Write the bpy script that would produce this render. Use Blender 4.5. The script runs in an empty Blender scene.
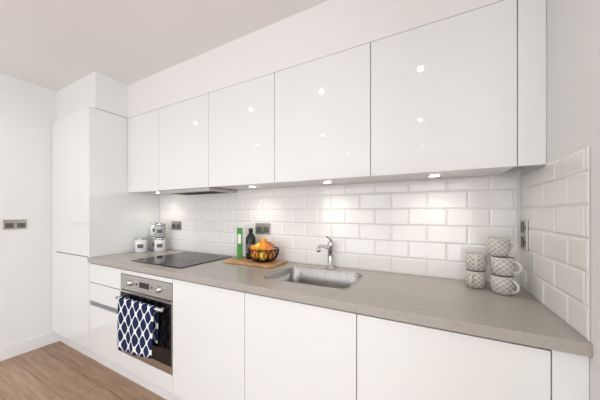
import bpy, bmesh, math, random
from mathutils import Vector, Matrix
random.seed(4)
S=bpy.context.scene
COL=S.collection
# ------------------------------------------------------------ key dimensions (metres)
CAMZ=1.29; YB=1.65; YF=1.03; YU=1.332
XL=-3.32; XT=-2.555; XR=0.413
ZW=0.915; ZWB=0.876; ZU=1.485; ZUT=2.193; ZC=2.512
WX=[-2.553,-2.079,-1.475,-0.882,-0.278,0.322]
BX=[-2.553,-2.070,-1.466,-0.873,-0.273,0.330]
# ------------------------------------------------------------ materials
def mat(name,col=(.8,.8,.8),rough=.5,metal=0,coat=0,spec=.5,emit=None,es=0,trans=0,ior=1.45):
    m=bpy.data.materials.new(name); m.use_nodes=True
    b=m.node_tree.nodes['Principled BSDF']
    b.inputs['Base Color'].default_value=(*col,1)
    b.inputs['Roughness'].default_value=rough
    b.inputs['Metallic'].default_value=metal
    b.inputs['Coat Weight'].default_value=coat
    b.inputs['Coat Roughness'].default_value=.03
    b.inputs['Specular IOR Level'].default_value=spec
    b.inputs['IOR'].default_value=ior
    b.inputs['Transmission Weight'].default_value=trans
    if emit:
        b.inputs['Emission Color'].default_value=(*emit,1); b.inputs['Emission Strength'].default_value=es
    return m
def N(m,t,**k):
    n=m.node_tree.nodes.new(t)
    for a,v in k.items(): setattr(n,a,v)
    return n
def L(m,a,b): m.node_tree.links.new(a,b)
def bsdf(m): return m.node_tree.nodes['Principled BSDF']
def noise_tint(m,c1,c2,scale=8,detail=4,bump=0,coord='Object',stretch=None,lo=.35,hi=.65):
    tc=N(m,'ShaderNodeTexCoord'); src=tc.outputs[coord]
    if stretch:
        mp=N(m,'ShaderNodeMapping'); mp.inputs['Scale'].default_value=stretch; L(m,src,mp.inputs['Vector']); src=mp.outputs['Vector']
    n=N(m,'ShaderNodeTexNoise'); n.inputs['Scale'].default_value=scale; n.inputs['Detail'].default_value=detail
    L(m,src,n.inputs['Vector'])
    r=N(m,'ShaderNodeValToRGB'); r.color_ramp.elements[0].position=lo; r.color_ramp.elements[1].position=hi
    r.color_ramp.elements[0].color=(*c1,1); r.color_ramp.elements[1].color=(*c2,1)
    L(m,n.outputs['Fac'],r.inputs['Fac']); L(m,r.outputs['Color'],bsdf(m).inputs['Base Color'])
    if bump:
        bp=N(m,'ShaderNodeBump'); bp.inputs['Strength'].default_value=bump; bp.inputs['Distance'].default_value=.002
        L(m,n.outputs['Fac'],bp.inputs['Height']); L(m,bp.outputs['Normal'],bsdf(m).inputs['Normal'])
    return m
M_wall=mat('wall_paint',(.81,.81,.805),rough=.85,spec=.2)
M_bulk=mat('bulkhead_paint',(.82,.805,.79),rough=.85,spec=.2)
M_ceil=mat('ceiling_paint',(.90,.885,.87),rough=.9,spec=.15)
M_gloss=mat('gloss_white_lacquer',(.81,.82,.81),.03,coat=.35)
M_carc=mat('white_melamine',(.80,.80,.80),.3)
M_gap=mat('shadow_gap',(.16,.16,.17),.6)
M_chan=mat('grey_handle_channel',(.30,.31,.33),.35,metal=.6)
M_tile=mat('white_glazed_ceramic',(.84,.82,.80),.07,coat=0,spec=.55)
M_grout=noise_tint(mat('grout',rough=.9),(.70,.685,.665),(.74,.725,.705),200,2)
M_stone=noise_tint(mat('beige_grey_worktop',rough=.24,spec=.5),(.385,.358,.325),(.42,.392,.358),90,6,.0)
M_steel=noise_tint(mat('brushed_steel',rough=.28,metal=1),(.50,.49,.47),(.62,.61,.59),30,4,0,stretch=(1,30,30))
M_sink=noise_tint(mat('sink_steel',rough=.3,metal=1),(.42,.41,.40),(.50,.49,.48),40,4)
M_chrome=mat('chrome',(.62,.62,.62),.1,metal=1)
M_glassblk=mat('black_glass',(.006,.006,.007),.04,spec=.35)
M_hob=mat('hob_glass',(.008,.008,.009),.05,spec=.18)
M_black=mat('black_plastic',(.02,.02,.02),.4)
M_ring=mat('hob_print',(.16,.16,.17),.3)
M_trim=mat('baseboard_gloss_paint',(.84,.84,.84),.35)
M_socketin=mat('socket_insert_grey',(.12,.11,.10),.5)
M_plate=mat('socket_plate_steel',(.42,.39,.36),.32,metal=.85)
M_lamp=mat('lamp_lens',(1,1,1),.4,emit=(1,.93,.82),es=14)
M_lampc=mat('ceiling_lamp_lens',(1,1,1),.4,emit=(1,.97,.92),es=45)
M_wood=noise_tint(mat('board_wood',rough=.5),(.42,.22,.10),(.62,.38,.19),6,5,0,stretch=(2,14,2))
M_wire=mat('black_wire',(.02,.018,.016),.35,metal=.5)
M_orange=noise_tint(mat('orange_peel',rough=.4),(.80,.26,.02),(.88,.36,.04),60,2,.3)
M_lemon=noise_tint(mat('lemon_peel',rough=.4),(.85,.55,.05),(.90,.66,.10),50,2,.3)
M_apple=noise_tint(mat('apple_skin',rough=.25),(.45,.03,.02),(.75,.28,.06),5,4)
M_stem=mat('stem',(.1,.06,.03),.7)
M_green=mat('green_cover',(.06,.28,.05),.4)
M_bottle=mat('dark_bottle_glass',(.015,.018,.014),.12,spec=.4)
M_paper=mat('paper',(.85,.83,.78),.8)
M_ceramic=mat('white_ceramic',(.82,.82,.80),.2)
M_jarglass=mat('jar_glass_smoke',(.45,.47,.47),.08,coat=.3)
M_label=mat('jar_label',(.12,.12,.13),.6)
M_frame=mat('window_frame',(.30,.30,.31),.4)
M_display=mat('display',(.01,.01,.012),.1)

# floor oak planks along X
M_floor=mat('oak_floor',rough=.36)
def mk_floor(m):
    tc=N(m,'ShaderNodeTexCoord')
    br=N(m,'ShaderNodeTexBrick'); br.offset=.37; br.inputs['Scale'].default_value=1
    br.inputs['Brick Width'].default_value=1.6; br.inputs['Row Height'].default_value=.19
    br.inputs['Mortar Size'].default_value=.002; br.inputs['Mortar Smooth'].default_value=.2; br.inputs['Bias'].default_value=0
    br.inputs['Color1'].default_value=(.47,.31,.205,1); br.inputs['Color2'].default_value=(.37,.24,.155,1); br.inputs['Mortar'].default_value=(.15,.09,.055,1)
    L(m,tc.outputs['Object'],br.inputs['Vector'])
    mp=N(m,'ShaderNodeMapping'); mp.inputs['Scale'].default_value=(1.2,14,1); L(m,tc.outputs['Object'],mp.inputs['Vector'])
    n=N(m,'ShaderNodeTexNoise'); n.inputs['Scale'].default_value=3; n.inputs['Detail'].default_value=8; n.inputs['Distortion'].default_value=.6
    L(m,mp.outputs['Vector'],n.inputs['Vector'])
    r=N(m,'ShaderNodeValToRGB'); r.color_ramp.elements[0].position=.3; r.color_ramp.elements[1].position=.7
    r.color_ramp.elements[0].color=(.70,.66,.62,1); r.color_ramp.elements[1].color=(1.1,1.1,1.1,1)
    L(m,n.outputs['Fac'],r.inputs['Fac'])
    mx=N(m,'ShaderNodeMix',data_type='RGBA',blend_type='MULTIPLY'); mx.inputs['Factor'].default_value=1
    L(m,br.outputs['Color'],mx.inputs['A']); L(m,r.outputs['Color'],mx.inputs['B']); L(m,mx.outputs['Result'],bsdf(m).inputs['Base Color'])
mk_floor(M_floor)

def lattice(m,c_line,c_fill,su,sv,w,coord='UV',bump=0):
    tc=N(m,'ShaderNodeTexCoord'); sp=N(m,'ShaderNodeSeparateXYZ'); L(m,tc.outputs[coord],sp.inputs[0])
    def mth(op,a,b=None):
        n=N(m,'ShaderNodeMath',operation=op)
        for i,x in enumerate((a,b)):
            if x is None: continue
            if isinstance(x,(int,float)): n.inputs[i].default_value=x
            else: L(m,x,n.inputs[i])
        return n.outputs[0]
    cu=mth('COSINE',mth('MULTIPLY',sp.outputs[0],su*2*math.pi)); cv=mth('COSINE',mth('MULTIPLY',sp.outputs[1],sv*2*math.pi))
    a=mth('ABSOLUTE',mth('ADD',cu,cv)); f=mth('LESS_THAN',a,w)
    mx=N(m,'ShaderNodeMix',data_type='RGBA'); mx.inputs['A'].default_value=(*c_fill,1); mx.inputs['B'].default_value=(*c_line,1)
    L(m,f,mx.inputs['Factor']); L(m,mx.outputs['Result'],bsdf(m).inputs['Base Color'])
M_towel=mat('towel_trellis',rough=.95,spec=.1); lattice(M_towel,(.82,.83,.85),(.018,.030,.080),4,4,.34)
M_mug=mat('mug_glaze',rough=.35); lattice(M_mug,(.60,.58,.53),(.38,.365,.335),11,3.5,.75)
M_mugin=mat('mug_cream',(.62,.60,.55),.3)

# ------------------------------------------------------------ mesh builder
class MB:
    def __init__(s,name):
        s.name=name; s.bm=bmesh.new(); s.mats=[]; s.uv=s.bm.loops.layers.uv.new('UVMap')
    def mi(s,m):
        if m not in s.mats: s.mats.append(m)
        return s.mats.index(m)
    def box(s,x0,x1,y0,y1,z0,z1,m,bev=0,seg=2,mtx=None):
        b=bmesh.new(); bmesh.ops.create_cube(b,size=1)
        for v in b.verts: v.co=Vector(((x0+x1)/2+v.co.x*(x1-x0),(y0+y1)/2+v.co.y*(y1-y0),(z0+z1)/2+v.co.z*(z1-z0)))
        if bev: bmesh.ops.bevel(b,geom=b.edges[:],offset=bev,segments=seg,affect='EDGES',profile=.5)
        s.merge(b,m,mtx,smooth=False)
        return s
    def merge(s,b,m,mtx=None,smooth=False):
        i=s.mi(m); vm={}
        for v in b.verts:
            vm[v]=s.bm.verts.new(mtx@v.co if mtx else v.co)
        for f in b.faces:
            try: nf=s.bm.faces.new([vm[v] for v in f.verts])
            except ValueError: continue
            nf.material_index=i; nf.smooth=smooth
        b.free()
    def lathe(s,prof,m,seg=32,mtx=None,cap=True,smooth=True):
        i=s.mi(m); rings=[]
        for r,z in prof:
            rings.append([ (mtx@Vector((r*math.cos(2*math.pi*k/seg),r*math.sin(2*math.pi*k/seg),z)) if mtx else Vector((r*math.cos(2*math.pi*k/seg),r*math.sin(2*math.pi*k/seg),z))) for k in range(seg)])
        vs=[[s.bm.verts.new(c) for c in ring] for ring in rings]
        zs=[p[1] for p in prof]; z0,z1=min(zs),max(zs); dz=max(z1-z0,1e-5)
        for a in range(len(vs)-1):
            for k in range(seg):
                k2=(k+1)%seg
                f=s.bm.faces.new([vs[a][k],vs[a][k2],vs[a+1][k2],vs[a+1][k]]); f.material_index=i; f.smooth=smooth
                uvs=[(k/seg,(zs[a]-z0)/dz),((k+1)/seg,(zs[a]-z0)/dz),((k+1)/seg,(zs[a+1]-z0)/dz),(k/seg,(zs[a+1]-z0)/dz)]
                for lp,uv in zip(f.loops,uvs): lp[s.uv].uv=uv
        if cap:
            for ring in (vs[0],vs[-1]):
                f=s.bm.faces.new(ring); f.material_index=i
        return s
    def tube(s,pts,r,m,seg=10,closed=False,cap=True):
        i=s.mi(m); pts=[Vector(p) for p in pts]; n=len(pts); rings=[]
        up=None
        for a in range(n):
            if closed: t=(pts[(a+1)%n]-pts[a-1]).normalized()
            else: t=(pts[min(a+1,n-1)]-pts[max(a-1,0)]).normalized()
            if up is None:
                up=Vector((0,0,1)) if abs(t.z)<.9 else Vector((1,0,0))
            x=(up-t*up.dot(t)).normalized(); y=t.cross(x); up=x
            rr=r[a] if isinstance(r,(list,tuple)) else r
            rings.append([s.bm.verts.new(pts[a]+rr*(x*math.cos(2*math.pi*k/seg)+y*math.sin(2*math.pi*k/seg))) for k in range(seg)])
        for a in range(n if closed else n-1):
            A=rings[a];B=rings[(a+1)%n]
            for k in range(seg):
                f=s.bm.faces.new([A[k],A[(k+1)%seg],B[(k+1)%seg],B[k]]); f.material_index=i; f.smooth=True
        if cap and not closed:
            for q in (rings[0],rings[-1]):
                f=s.bm.faces.new(q); f.material_index=i
        return s
    def done(s,name=None):
        bmesh.ops.recalc_face_normals(s.bm,faces=s.bm.faces[:])
        me=bpy.data.meshes.new(s.name); s.bm.to_mesh(me); s.bm.free()
        for m in s.mats: me.materials.append(m)
        o=bpy.data.objects.new(s.name,me); COL.objects.link(o); return o
T=Matrix.Translation
def R(a,ax): return Matrix.Rotation(a,4,ax)

# ------------------------------------------------------------ room shell
XE=2.4; YR=-3.6; YN=.55
MB('floor').box(XL-.15,XE+.15,YR-.15,YB+.15,-.1,0,M_floor).done()
MB('ceiling').box(XL-.15,XE+.15,YR-.15,YB+.15,ZC,ZC+.1,M_ceil).done()
MB('wall_back').box(XL-.15,XR,YB,YB+.15,0,ZC,M_wall).done()
MB('wall_left').box(XL-.15,XL,YR,YB,0,ZC,M_wall).done()
MB('wall_right').box(XR,XE,YN,YB+.15,0,ZC,M_wall).done()
w=MB('wall_side'); s0,s1=-2.9,.1
w.box(XE,XE+.15,YR,s0,0,ZC,M_wall); w.box(XE,XE+.15,s1,YN,0,ZC,M_wall); w.box(XE,XE+.15,s0,s1,2.25,ZC,M_wall); w.box(XE,XE+.15,s0,s1,0,.3,M_wall); w.done()
w=MB('added_side_window')  # unseen window added for side light, clear of the tile reflections
for i in range(4):
    y=s0+(s1-s0)*i/3
    w.box(XE+.04,XE+.10,max(y-.03,s0),min(y+.03,s1),.3,2.25,M_frame)
w.box(XE+.04,XE+.10,s0,s1,2.19,2.25,M_frame); w.box(XE+.04,XE+.10,s0,s1,.3,.36,M_frame); w.done()
w=MB('wall_rear'); a0,a1,zt=-2.9,.9,2.25
w.box(XL-.15,a0,YR-.15,YR,0,ZC,M_wall); w.box(a1,XE+.15,YR-.15,YR,0,ZC,M_wall); w.box(a0,a1,YR-.15,YR,zt,ZC,M_wall); w.done()
w=MB('window_1')
for i in range(5):
    x=a0+(a1-a0)*i/4
    w.box(max(x-.03,a0),min(x+.03,a1),YR-.1,YR-.04,.0,zt,M_frame)
w.box(a0,a1,YR-.1,YR-.04,zt-.06,zt,M_frame); w.box(a0,a1,YR-.1,YR-.04,0,.06,M_frame); w.done()
b=MB('wall_bulkhead')
b.box(XT,XR,YU+.006,YB,ZUT+.004,ZC,M_bulk); b.box(XL,XT,YF+.045,YB,ZUT+.004,ZC,M_wall); b.done()
MB('baseboard_left').box(XL,XL+.016,YR,YF+.06,0,.115,M_trim,.003).done()
MB('baseboard_side').box(XE-.016,XE,YR,YN,0,.115,M_trim,.003).done()

# ------------------------------------------------------------ tiles (real bevelled metro tiles)
def tiles(name,length,z0,z1,org,ux,nrm,off0):
    s=MB(name); i=s.mi(M_tile); g=s.mi(M_grout); tw,th,gap,bv,dp=.2,.1,.0020,.0080,.0036
    def P(u,z,d): return Vector(org)+Vector(ux)*u+Vector((0,0,z))+Vector(nrm)*d
    vs=[s.bm.verts.new(P(u,z,.0015)) for u,z in ((0,z0),(length,z0),(length,z1),(0,z1))]
    f=s.bm.faces.new(vs); f.material_index=g
    row=0; z=z0
    while z<z1-.005:
        zz=min(z+th,z1); u=-(tw/2 if row%2 else 0)-off0
        while u<length-.004:
            a=max(u,0)+gap/2; c=min(u+tw,length)-gap/2
            if c-a>.012:
                bb=min(bv,(c-a)*.4,(zz-z)*.4)
                r0=[s.bm.verts.new(P(x,y,.0015)) for x,y in ((a,z+gap/2),(c,z+gap/2),(c,zz-gap/2),(a,zz-gap/2))]
                r1=[s.bm.verts.new(P(x,y,.0025)) for x,y in ((a,z+gap/2),(c,z+gap/2),(c,zz-gap/2),(a,zz-gap/2))]
                r2=[s.bm.verts.new(P(x,y,dp+.0015)) for x,y in ((a+bb,z+gap/2+bb),(c-bb,z+gap/2+bb),(c-bb,zz-gap/2-bb),(a+bb,zz-gap/2-bb))]
                for A,B in ((r0,r1),(r1,r2)):
                    for k in range(4):
                        f=s.bm.faces.new([A[k],A[(k+1)%4],B[(k+1)%4],B[k]]); f.material_index=i
                f=s.bm.faces.new(r2); f.material_index=i
            u+=tw
        z+=th; row+=1
    return s.done()
tiles('wall_tiles_back',XR-XT-.012,ZW,ZU,(XT,YB,0),(1,0,0),(0,-1,0),.06)
tiles('wall_tiles_right',YB-YF,ZW,ZU,(XR,YB,0),(0,-1,0),(-1,0,0),.1)

# ------------------------------------------------------------ cabinets
g=.0018
for i in range(5):
    s=MB('wall_cabinet'); x0,x1=WX[i],WX[i+1]
    s.box(x0+.0005,x1-.0005,YU+.022,YB-.001,ZU+.004,ZUT,M_carc)
    s.box(x0+.004,x1-.004,YU+.018,YU+.022,ZU+.006,ZUT-.003,M_gap)
    s.box(x0+g,x1-g,YU,YU+.018,ZU,ZUT-.002,M_gloss,.0012)
    s.done()
MB('cabinet_filler_panel').box(WX[5]+g,XR-.001,YU+.002,YU+.02,ZU,ZUT,M_gloss,.001).done()
s=MB('tall_cabinet')
s.box(XL+.005,XT-.001,YF+.02,YB-.001,.13,ZUT,M_carc)
s.box(XL+.09,XT-.019,YF+.016,YF+.02,.14,ZUT-.004,M_gap)
s.box(XT-.019,XT-.0005,YF,YB-.002,.13,ZUT,M_gloss,.001)
s.box(XL+.005,XL+.085,YF+.004,YF+.02,.13,ZUT,M_gloss,.001)
s.box(XL+.088,XT-.023,YF,YF+.017,ZW+.004,ZUT,M_gloss,.001)
s.box(XL+.088,XT-.023,YF,YF+.017,.13,ZW-.004,M_gloss,.001)
s.box(XL+.005,XT-.001,YF+.06,YB-.002,.0,.13,M_carc)
s.done()
MB('plinth').box(XT,XR-.001,YF+.06,YF+.08,0,.128,M_carc).done()
def basecarc(s,x0,x1,zt=ZWB-.002):
    s.box(x0+.0005,x0+.018,YF+.022,YB-.01,.13,zt,M_carc); s.box(x1-.018,x1-.0005,YF+.022,YB-.01,.13,zt,M_carc)
    s.box(x0+.018,x1-.018,YF+.022,YB-.01,.13,.148,M_carc); s.box(x0+.018,x1-.018,YB-.02,YB-.01,.148,zt,M_carc)
    s.box(x0+.0005,x1-.0005,YF+.018,YF+.024,.135,zt,M_gap)
for i,nm in enumerate(['drawer_unit',None,'base_cabinet','base_cabinet','base_cabinet']):
    if nm is None: continue
    s=MB(nm); x0,x1=BX[i],BX[i+1]; basecarc(s,x0,x1)
    if nm=='base_cabinet': s.box(x0+g,x1-g,YF+.001,YF+.019,.13,ZWB-.010,M_gloss,.0012)
    else:
        zs=[(.13,.515),(.555,.705),(.711,ZWB-.010)]
        for z0,z1 in zs: s.box(x0+g,x1-g,YF+.001,YF+.019,z0,z1,M_gloss,.0012)
        s.box(x0+g,x1-g,YF+.012,YF+.02,.515,.555,M_chan)
    s.done()
MB('cabinet_filler_panel').box(BX[5]+g,XR-.001,YF+.003,YF+.02,.13,ZWB-.006,M_gloss,.001).done()
s=MB('oven_housing'); x0,x1=BX[1],BX[2]; 
s.box(x0+.0005,x0+.010,YF+.022,YB-.01,.13,ZWB-.002,M_carc); s.box(x1-.010,x1-.0005,YF+.022,YB-.01,.13,ZWB-.002,M_carc)
s.box(x0+.01,x1-.01,YF+.022,YB-.01,.13,.148,M_carc)
s.box(x0+g,x1-g,YF+.001,YF+.019,.13,.243,M_gloss,.0012)
s.box(x0+g,x1-g,YF+.001,YF+.019,.838,ZWB-.01,M_gloss,.0012); s.done()

# ------------------------------------------------------------ worktop with sink cut-out
def rrect(x0,x1,y0,y1,r,z,n=8):
    pts=[]
    for cx,cy,a0 in ((x1-r,y1-r,0),(x0+r,y1-r,90),(x0+r,y0+r,180),(x1-r,y0+r,270)):
        for k in range(n+1):
            a=math.radians(a0+90*k/n); pts.append(Vector((cx+r*math.cos(a),cy+r*math.sin(a),z)))
    return pts
SX0,SX1,SY0,SY1=-.865,-.355,1.165,1.535
bm=bmesh.new()
def loop(pts):
    v=[bm.verts.new(p) for p in pts]; return [bm.edges.new((v[k],v[(k+1)%len(v)])) for k in range(len(v))]
e=loop([Vector((XT+.001,YF-.012,ZW)),Vector((XR-.001,YF-.012,ZW)),Vector((XR-.001,YB-.001,ZW)),Vector((XT+.001,YB-.001,ZW))])
e+=loop(rrect(SX0,SX1,SY0,SY1,.06,ZW))
bmesh.ops.triangle_fill(bm,use_beauty=True,edges=e)
r=bmesh.ops.extrude_face_region(bm,geom=bm.faces[:])
for v in r['geom']:
    if isinstance(v,bmesh.types.BMVert): v.co.z=ZWB
bmesh.ops.recalc_face_normals(bm,faces=bm.faces[:])
me=bpy.data.meshes.new('worktop'); bm.to_mesh(me); bm.free(); me.materials.append(M_stone)
o=bpy.data.objects.new('worktop',me); COL.objects.link(o)
# sink
s=MB('sink'); si=s.mi(M_sink)
prof=[(-.006,ZW+.0005,.064),(-.006,ZW+.002,.064),(.004,ZW+.0025,.058),(.007,ZW-.002,.056),(.012,.80,.055),(.016,.775,.055),(.026,.760,.05),(.04,.754,.04),(.12,.750,.03)]
rings=[]
for ins,z,rr in prof: rings.append([s.bm.verts.new(p) for p in rrect(SX0+ins,SX1-ins,SY0+ins,SY1-ins,rr,z)])
for a in range(len(rings)-1):
    n=len(rings[a])
    for k in range(n):
        f=s.bm.faces.new([rings[a][k],rings[a][(k+1)%n],rings[a+1][(k+1)%n],rings[a+1][k]]); f.material_index=si; f.smooth=True
f=s.bm.faces.new(rings[-1]); f.material_index=si
cx,cy=(SX0+SX1)/2,(SY0+SY1)/2
s.lathe([(.045,.0),(.045,.003),(.036,.004),(.032,.0015),(.012,.0015),(.01,.005)],M_chrome,24,T((cx,cy,.7505)))
s.done()
# tap
s=MB('kitchen_tap'); tx,ty=-.60,1.592
s.lathe([(.027,0),(.027,.006),(.022,.012),(.0195,.014),(.0195,.135),(.021,.137),(.021,.168),(.018,.175),(.008,.178)],M_chrome,24,T((tx,ty,ZW)))
s.tube([(tx,ty-.012,ZW+.140),(tx,ty-.06,ZW+.150),(tx,ty-.13,ZW+.163),(tx,ty-.178,ZW+.170),(tx,ty-.196,ZW+.168),(tx,ty-.204,ZW+.158),(tx,ty-.205,ZW+.138)],[.0125,.0125,.0122,.012,.012,.0125,.0125],M_chrome,14)
s.tube([(tx,ty,ZW+.172),(tx+.004,ty+.004,ZW+.19),(tx+.0,ty-.03,ZW+.207),(tx,ty-.075,ZW+.222)],[.012,.009,.006,.0055],M_chrome,12)
s.done()
# hob
s=MB('induction_hob'); HX0,HX1,HY0,HY1=-2.065,-1.490,1.105,1.60
s.box(HX0,HX1,HY0,HY1,ZW+.0003,ZW+.006,M_hob,.002)
for cx,cy,rr in ((-1.92,1.24,.09),(-1.64,1.25,.075),(-1.92,1.48,.075),(-1.64,1.47,.10)):
    s.tube([(cx+rr*math.cos(a*math.pi/24),cy+rr*math.sin(a*math.pi/24),ZW+.0060) for a in range(48)],.0007,M_ring,4,closed=True)
    s.box(cx-.012,cx+.012,cy-.0008,cy+.0008,ZW+.0058,ZW+.0063,M_ring); s.box(cx-.0008,cx+.0008,cy-.012,cy+.012,ZW+.0058,ZW+.0063,M_ring)
for k in range(8): s.box(-1.90+k*.035,-1.888+k*.035,1.122,1.126,ZW+.0058,ZW+.0063,M_ring)
s.done()
# extractor hood
s=MB('extractor_hood')
s.box(WX[1]+.003,WX[2]-.003,YU+.004,YU+.03,ZU-.028,ZU-.001,M_steel,.002)
s.box(WX[1]+.003,WX[2]-.003,YU+.03,YB-.008,ZU-.022,ZU-.001,M_steel)
s.box(WX[1]+.04,WX[1]+.29,YU+.06,YB-.06,ZU-.024,ZU-.0221,M_chan); s.box(WX[1]+.31,WX[2]-.04,YU+.06,YB-.06,ZU-.024,ZU-.0221,M_chan)
for k in range(9):
    yy=YU+.075+k*.02; s.box(WX[1]+.05,WX[2]-.05,yy,yy+.004,ZU-.0255,ZU-.0239,M_black)
s.done()
# ------------------------------------------------------------ oven
s=MB('built_in_oven'); x0,x1=BX[1]+.004,BX[2]-.004
s.box(x0+.008,x1-.008,YF+.02,YB-.08,.25,.83,M_black)
s.box(x0,x1,YF-.002,YF+.019,.722,.835,M_steel,.002)
s.box((x0+x1)/2-.055,(x0+x1)/2+.055,YF-.004,YF-.001,.762,.80,M_display)
for kx in (x0+.13,x1-.13):
    s.lathe([(.022,0),(.022,.003),(.017,.005),(.016,.022),(.013,.025)],M_steel,24,T((kx,YF-.002,.780))@R(math.pi/2,'X'))
    s.box(kx-.0015,kx+.0015,YF-.0285,YF-.026,.782,.795,M_black)
for kx in (-.09,.09,): s.lathe([(.006,0),(.006,.003)],M_black,12,T(((x0+x1)/2+kx,YF-.002,.78))@R(math.pi/2,'X'))
s.box(x0,x1,YF-.002,YF+.019,.248,.716,M_steel,.002)
s.box(x0+.002,x1-.002,YF-.005,YF-.0015,.300,.700,M_glassblk,.001)
s.box(x0+.075,x1-.075,YF-.0062,YF-.0048,.36,.60,M_display)
for hx in (x0+.06,x1-.06): s.tube([(hx,YF-.003,.672),(hx,YF-.042,.672)],.007,M_steel,10)
s.tube([(x0+.035,YF-.045,.672),(x1-.035,YF-.045,.672)],.0095,M_steel,14)
s.done()
# towel
s=MB('tea_towel'); ti=s.mi(M_towel)
tx0,tx1=-1.985,-1.565; nu=36
path=[]
for k in range(8): path.append((YF-.030+.003*(k/8),.44+(.672-.44)*k/7.5))
for k in range(9):
    a=math.pi*k/8; path.append((YF-.045+.0135*math.cos(a),.672+.0135*math.sin(a)))
for k in range(1,17): path.append((YF-.0585-.004*math.sin(k/16*2),.672-k*.0205))
cum=[0]
for k in range(1,len(path)): cum.append(cum[-1]+math.dist(path[k],path[k-1]))
grid=[]
for i in range(nu+1):
    u=i/nu; col=[]
    for k,(y,z) in enumerate(path):
        drop=max(0,(.672-z))/.33; front=k>12
        x=tx0+(tx1-tx0)*u; x+=(.5-u)*.03*drop
        dy=.009*math.sin(u*9+.5)*drop+.004*math.sin(u*21)*drop
        y2=y-(abs(dy)*1.2 if front else 0)
        z2=z-(0.018*math.sin(u*3+1.0)*drop if front else 0)
        col.append(s.bm.verts.new((x,y2,z2)))
    grid.append(col)
for i in range(nu):
    for k in range(len(path)-1):
        f=s.bm.faces.new([grid[i][k],grid[i+1][k],grid[i+1][k+1],grid[i][k+1]]); f.material_index=ti; f.smooth=True
        for lp,(a,b_) in zip(f.loops,((i,k),(i+1,k),(i+1,k+1),(i,k+1))): lp[s.uv].uv=(a/nu*1.15,cum[b_]/.36*.8)
o=s.done(); md=o.modifiers.new('s','SOLIDIFY'); md.thickness=.003; md.offset=0

# ------------------------------------------------------------ sockets
def socket(loc,rot,vertical=False):
    s=MB('double_wall_socket'); w,h=.146,.086
    mt=T(loc)@rot@(R(math.pi/2,'Y') if vertical else Matrix())
    s.box(-w/2,w/2,-.008,0,-h/2,h/2,M_plate,.002,2,mt)
    for cx in (-.036,.036):
        s.box(cx-.026,cx+.026,-.0095,-.0075,-.030,.012,M_socketin,.001,1,mt)
        s.box(cx-.003,cx+.003,-.0098,-.009,-.002,.008,M_black,0,1,mt)
        for q in (-.011,.011): s.box(cx+q-.004,cx+q+.004,-.0098,-.009,-.018,-.014,M_black,0,1,mt)
        s.box(cx-.007,cx+.007,-.012,-.0075,.018,.034,M_plate if not vertical else M_socketin,.001,1,mt)
    return s.done()
socket((-1.20,YB-.0055,1.165),Matrix()); socket((-2.27,YB-.0055,1.165),Matrix())
socket((XL,.79,1.187),R(math.pi/2,'Z'))
socket((XR-.0055,1.565,1.185),R(-math.pi/2,'Z'),True)

# ------------------------------------------------------------ chopping board, fruit bowl, bottle, cookbook
s=MB('chopping_board'); s.box(-1.37,-.945,1.385,1.60,ZW+.0005,ZW+.02,M_wood,.006,3); s.done()
ZB=ZW+.0205; bx,by=-1.085,1.495
s=MB('fruit_bowl')
s.tube([(bx+.05*math.cos(a*math.pi/16),by+.05*math.sin(a*math.pi/16),ZB+.003) for a in range(32)],.003,M_wire,6,closed=True)
s.tube([(bx+.112*math.cos(a*math.pi/24),by+.112*math.sin(a*math.pi/24),ZB+.092) for a in range(48)],.0035,M_wire,6,closed=True)
def bowlp(t,a):
    r=.05+(.112-.05)*math.sin(t*math.pi/2); z=ZB+.003+.089*(1-math.cos(t*math.pi/2))*1.0
    return (bx+r*math.cos(a),by+r*math.sin(a),z)
for k in range(20):
    for sg in (1,-1):
        a=k*2*math.pi/20; s.tube([bowlp(t/6,a+sg*t/6*.45) for t in range(7)],.0026,M_wire,5)
s.lathe([(.001,0),(.05,0),(.05,.002),(.001,.002)],M_wire,24,T((bx,by,ZB)),cap=False)
def fruit(s,x,y,z,r,m,kind):
    if kind=='lemon': prof=[(r*.12,-1.25*r),(r*.3,-1.1*r)]+[(r*.92*math.cos(a),r*math.sin(a)) for a in [math.radians(d) for d in range(-65,66,10)]]+[(r*.3,1.1*r),(r*.12,1.25*r)]; rot=R(math.pi/2,'X')@R(.6,'Y')
    elif kind=='apple': prof=[(.01*r,-.78*r),(.3*r,-.9*r)]+[(r*(1+.05*math.sin(a))*math.cos(a),r*.92*math.sin(a)) for a in [math.radians(d) for d in range(-62,66,8)]]+[(.28*r,.84*r),(.1*r,.68*r),(.01*r,.62*r)]; rot=R(.3,'X')
    else: prof=[(max(.02*r,r*math.cos(a)),r*.96*math.sin(a)) for a in [math.radians(d) for d in range(-90,91,9)]]; rot=R(.4,'Y')
    mt=T((x,y,z))@rot; s.lathe(prof,m,20,mt)
    if kind!='lemon': s.tube([mt@Vector((0,0,r*.6)),mt@Vector((.002,0,r*(1.15 if kind=='apple' else .99)))],.0018,M_stem,6)
for x,y,z,r,m,k in ((-.05,-.035,.045,.036,M_orange,'o'),(.03,-.055,.048,.034,M_lemon,'lemon'),(.058,.01,.046,.036,M_apple,'apple'),(-.02,.045,.045,.037,M_orange,'o'),(-.068,.03,.062,.030,M_apple,'apple'),
                    (-.04,-.005,.100,.036,M_lemon,'lemon'),(.025,-.03,.104,.037,M_orange,'o'),(.02,.04,.104,.036,M_apple,'apple'),(-.002,.0,.145,.028,M_orange,'o'),(-.07,-.03,.09,.028,M_orange,'o'),(.072,-.03,.092,.03,M_apple,'apple')):
    fruit(s,bx+x,by+y,ZB+z,r,m,k)
s.done()
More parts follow.
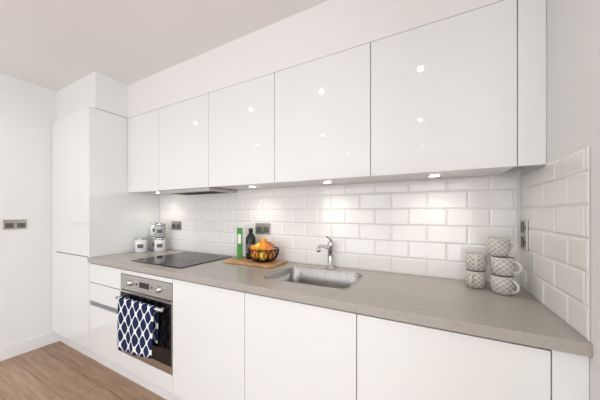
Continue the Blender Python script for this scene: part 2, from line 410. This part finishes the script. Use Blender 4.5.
def book(x,y,ang,w,d,h,mc):
    s=MB('cookbook'); mt=T((x,y,ZB))@R(ang,'Z')
    s.box(-w/2,-w/2+.003,0,d,0,h,mc,0,1,mt); s.box(w/2-.003,w/2,0,d,0,h,mc,0,1,mt); s.box(-w/2,w/2,-.003,.002,0,h,mc,.001,1,mt)
    s.box(-w/2+.003,w/2-.003,.002,d-.004,.003,h-.004,M_paper,0,1,mt)
    s.box(-w/2+.006,w/2-.006,-.0036,-.003,h*.5,h*.8,M_paper,0,1,mt); s.done()
book(-1.300,1.475,.66,.036,.12,.240,M_green)
s=MB('oil_bottle'); mt=T((-1.238,1.535,ZB))
s.lathe([(.034,0),(.037,.004),(.038,.150),(.036,.165),(.022,.186),(.015,.194),(.0135,.215)],M_bottle,32,mt)
s.lathe([(.016,.208),(.016,.232),(.013,.235)],M_black,20,mt)
s.lathe([(.0382,.045),(.0385,.046),(.0385,.115),(.0382,.116)],M_label,32,mt,cap=False)
s.done()

# ------------------------------------------------------------ canisters
def canister(x,y,z,r,h,mb,label=True):
    s=MB('storage_canister')
    s.lathe([(r*.9,0),(r,.004),(r,h*.80),(r*.96,h*.83)],mb,32,T((x,y,z)))
    s.lathe([(r*1.0,h*.83),(r*1.03,h*.84),(r*1.03,h*.93),(r*.98,h*.95),(r*.3,h*.955)],M_chrome,32,T((x,y,z)))
    s.lathe([(.006,h*.955),(.010,h*.97),(.010,h*.995),(.004,h)],M_chrome,16,T((x,y,z)))
    if label:
        for q in range(9):
            a=math.radians(-75+q*6+10)
            a2=math.radians(-75+(q+1)*6+10)
            vs=[s.bm.verts.new((x+(r+.0008)*math.cos(t),y+(r+.0008)*math.sin(t),z+zz)) for t,zz in ((a,h*.3),(a2,h*.3),(a2,h*.55),(a,h*.55))]
            f=s.bm.faces.new(vs); f.material_index=s.mi(M_label)
    s.done()
canister(-2.455,1.40,ZW+.0005,.052,.145,M_ceramic)
canister(-2.470,1.55,ZW+.0005,.050,.145,M_jarglass); canister(-2.470,1.55,ZW+.1465,.046,.135,M_ceramic)
canister(-2.350,1.52,ZW+.0005,.050,.140,M_ceramic); canister(-2.350,1.52,ZW+.1415,.046,.135,M_jarglass)

# ------------------------------------------------------------ mugs
def mug(x,y,z,ang,h=.084,r=.046):
    s=MB('coffee_mug')
    s.lathe([(r*.70,0),(r*.80,.003),(r*.95,.018),(r*1.0,.040),(r*.98,h-.004)],M_mug,36,T((x,y,z)),cap=True)
    s.lathe([(r*.98,h-.004),(r*.985,h-.001),(r*.96,h),(r*.93,h-.002),(r*.92,.035),(r*.8,.012),(.002,.008)],M_mugin,36,T((x,y,z)),cap=False)
    pts=[]
    for k in range(11):
        a=math.radians(100-20*k); pts.append(Vector((x,y,z))+R(ang,'Z')@Vector((r*.93+.028*math.cos(a) ,0,.044+.026*math.sin(a))))
    s.tube(pts,.0055,M_mugin,10); s.done()
mug(.300,1.462,ZW+.0005,-.9); mug(.302,1.468,ZW+.086,-.7); mug(.288,1.488,ZW+.1715,-.5)
mug(.205,1.525,ZW+.0005,-2.0); mug(.207,1.528,ZW+.086,-1.7)

# ------------------------------------------------------------ lamps
def lampobj(name,loc,power,size,blend=.8,color=(1,.9,.78),spot=None):
    l=bpy.data.lights.new(name,'SPOT'); l.spot_size=spot; l.spot_blend=blend; l.shadow_soft_size=size
    l.energy=power; l.color=color
    o=bpy.data.objects.new(name,l); o.location=loc; COL.objects.link(o); return o
for x in (-2.31,-1.18,-.58,.02):
    s=MB('undercabinet_light')
    s.lathe([(.032,0),(.032,-.005),(.026,-.006),(.026,-.004)],M_chrome,24,T((x,1.48,ZU+.0035)),cap=False)
    s.lathe([(.001,-.0045),(.026,-.0045)],M_lamp,24,T((x,1.48,ZU+.0035)),cap=False)
    o=s.done(); l=lampobj('undercabinet_bulb',(x,1.49,ZU-.006),2.7,.02,blend=1,color=(1,.91,.80),spot=math.radians(140)); l.parent=o
for x,y in ((-.07,.36),(-.95,.38),(-1.85,.37),(-2.80,.36),(-.11,-.93),(-1.48,-.93),(-2.75,-.93),(-.11,-2.3),(-1.48,-2.3),(1.3,-.93),(1.3,-2.3)):
    s=MB('ceiling_downlight')
    s.lathe([(.038,0),(.038,-.003),(.026,-.005),(.022,-.005)],M_trim,24,T((x,y,ZC-.0005)),cap=False)
    s.lathe([(.022,-.005),(.019,-.011),(.001,-.013)],M_lampc,24,T((x,y,ZC-.0005)),cap=False)
    o=s.done(); l=lampobj('downlight_bulb',(x,y,ZC-.02),5.8,.02,color=(1,.96,.91),spot=math.radians(150)); l.parent=o
# area lamps as daylight: rear window, plus the added side window
def daylight(name,loc,rot,sx,sy,e):
    l=bpy.data.lights.new(name,'AREA'); l.shape='RECTANGLE'; l.size=sx; l.size_y=sy; l.energy=e; l.color=(.95,.97,1)
    o=bpy.data.objects.new(name,l); o.location=loc; o.rotation_euler=rot; COL.objects.link(o)
daylight('daylight_area_lamp',((a0+a1)/2,YR-.2,1.15),(math.radians(90),0,0),a1-a0,2.1,68)
daylight('daylight_area_lamp',(XE+.2,(s0+s1)/2,1.27),(math.radians(90),0,math.radians(90)),s1-s0,1.9,68)  # added lamp behind the added side window, takes half the daylight
W=bpy.data.worlds.new('World'); S.world=W; W.use_nodes=True
bg=W.node_tree.nodes['Background']; bg.inputs[0].default_value=(.87,.93,1,1); bg.inputs[1].default_value=1.6

# ------------------------------------------------------------ camera
c=bpy.data.cameras.new('Camera'); c.sensor_width=36; c.lens=248/600*36; c.shift_y=13/600; c.clip_start=.01
o=bpy.data.objects.new('Camera',c); o.location=(0,0,CAMZ); o.rotation_euler=(math.radians(90),0,math.atan(130/248)); COL.objects.link(o); S.camera=o
S.view_settings.view_transform='Standard'; S.view_settings.exposure=0
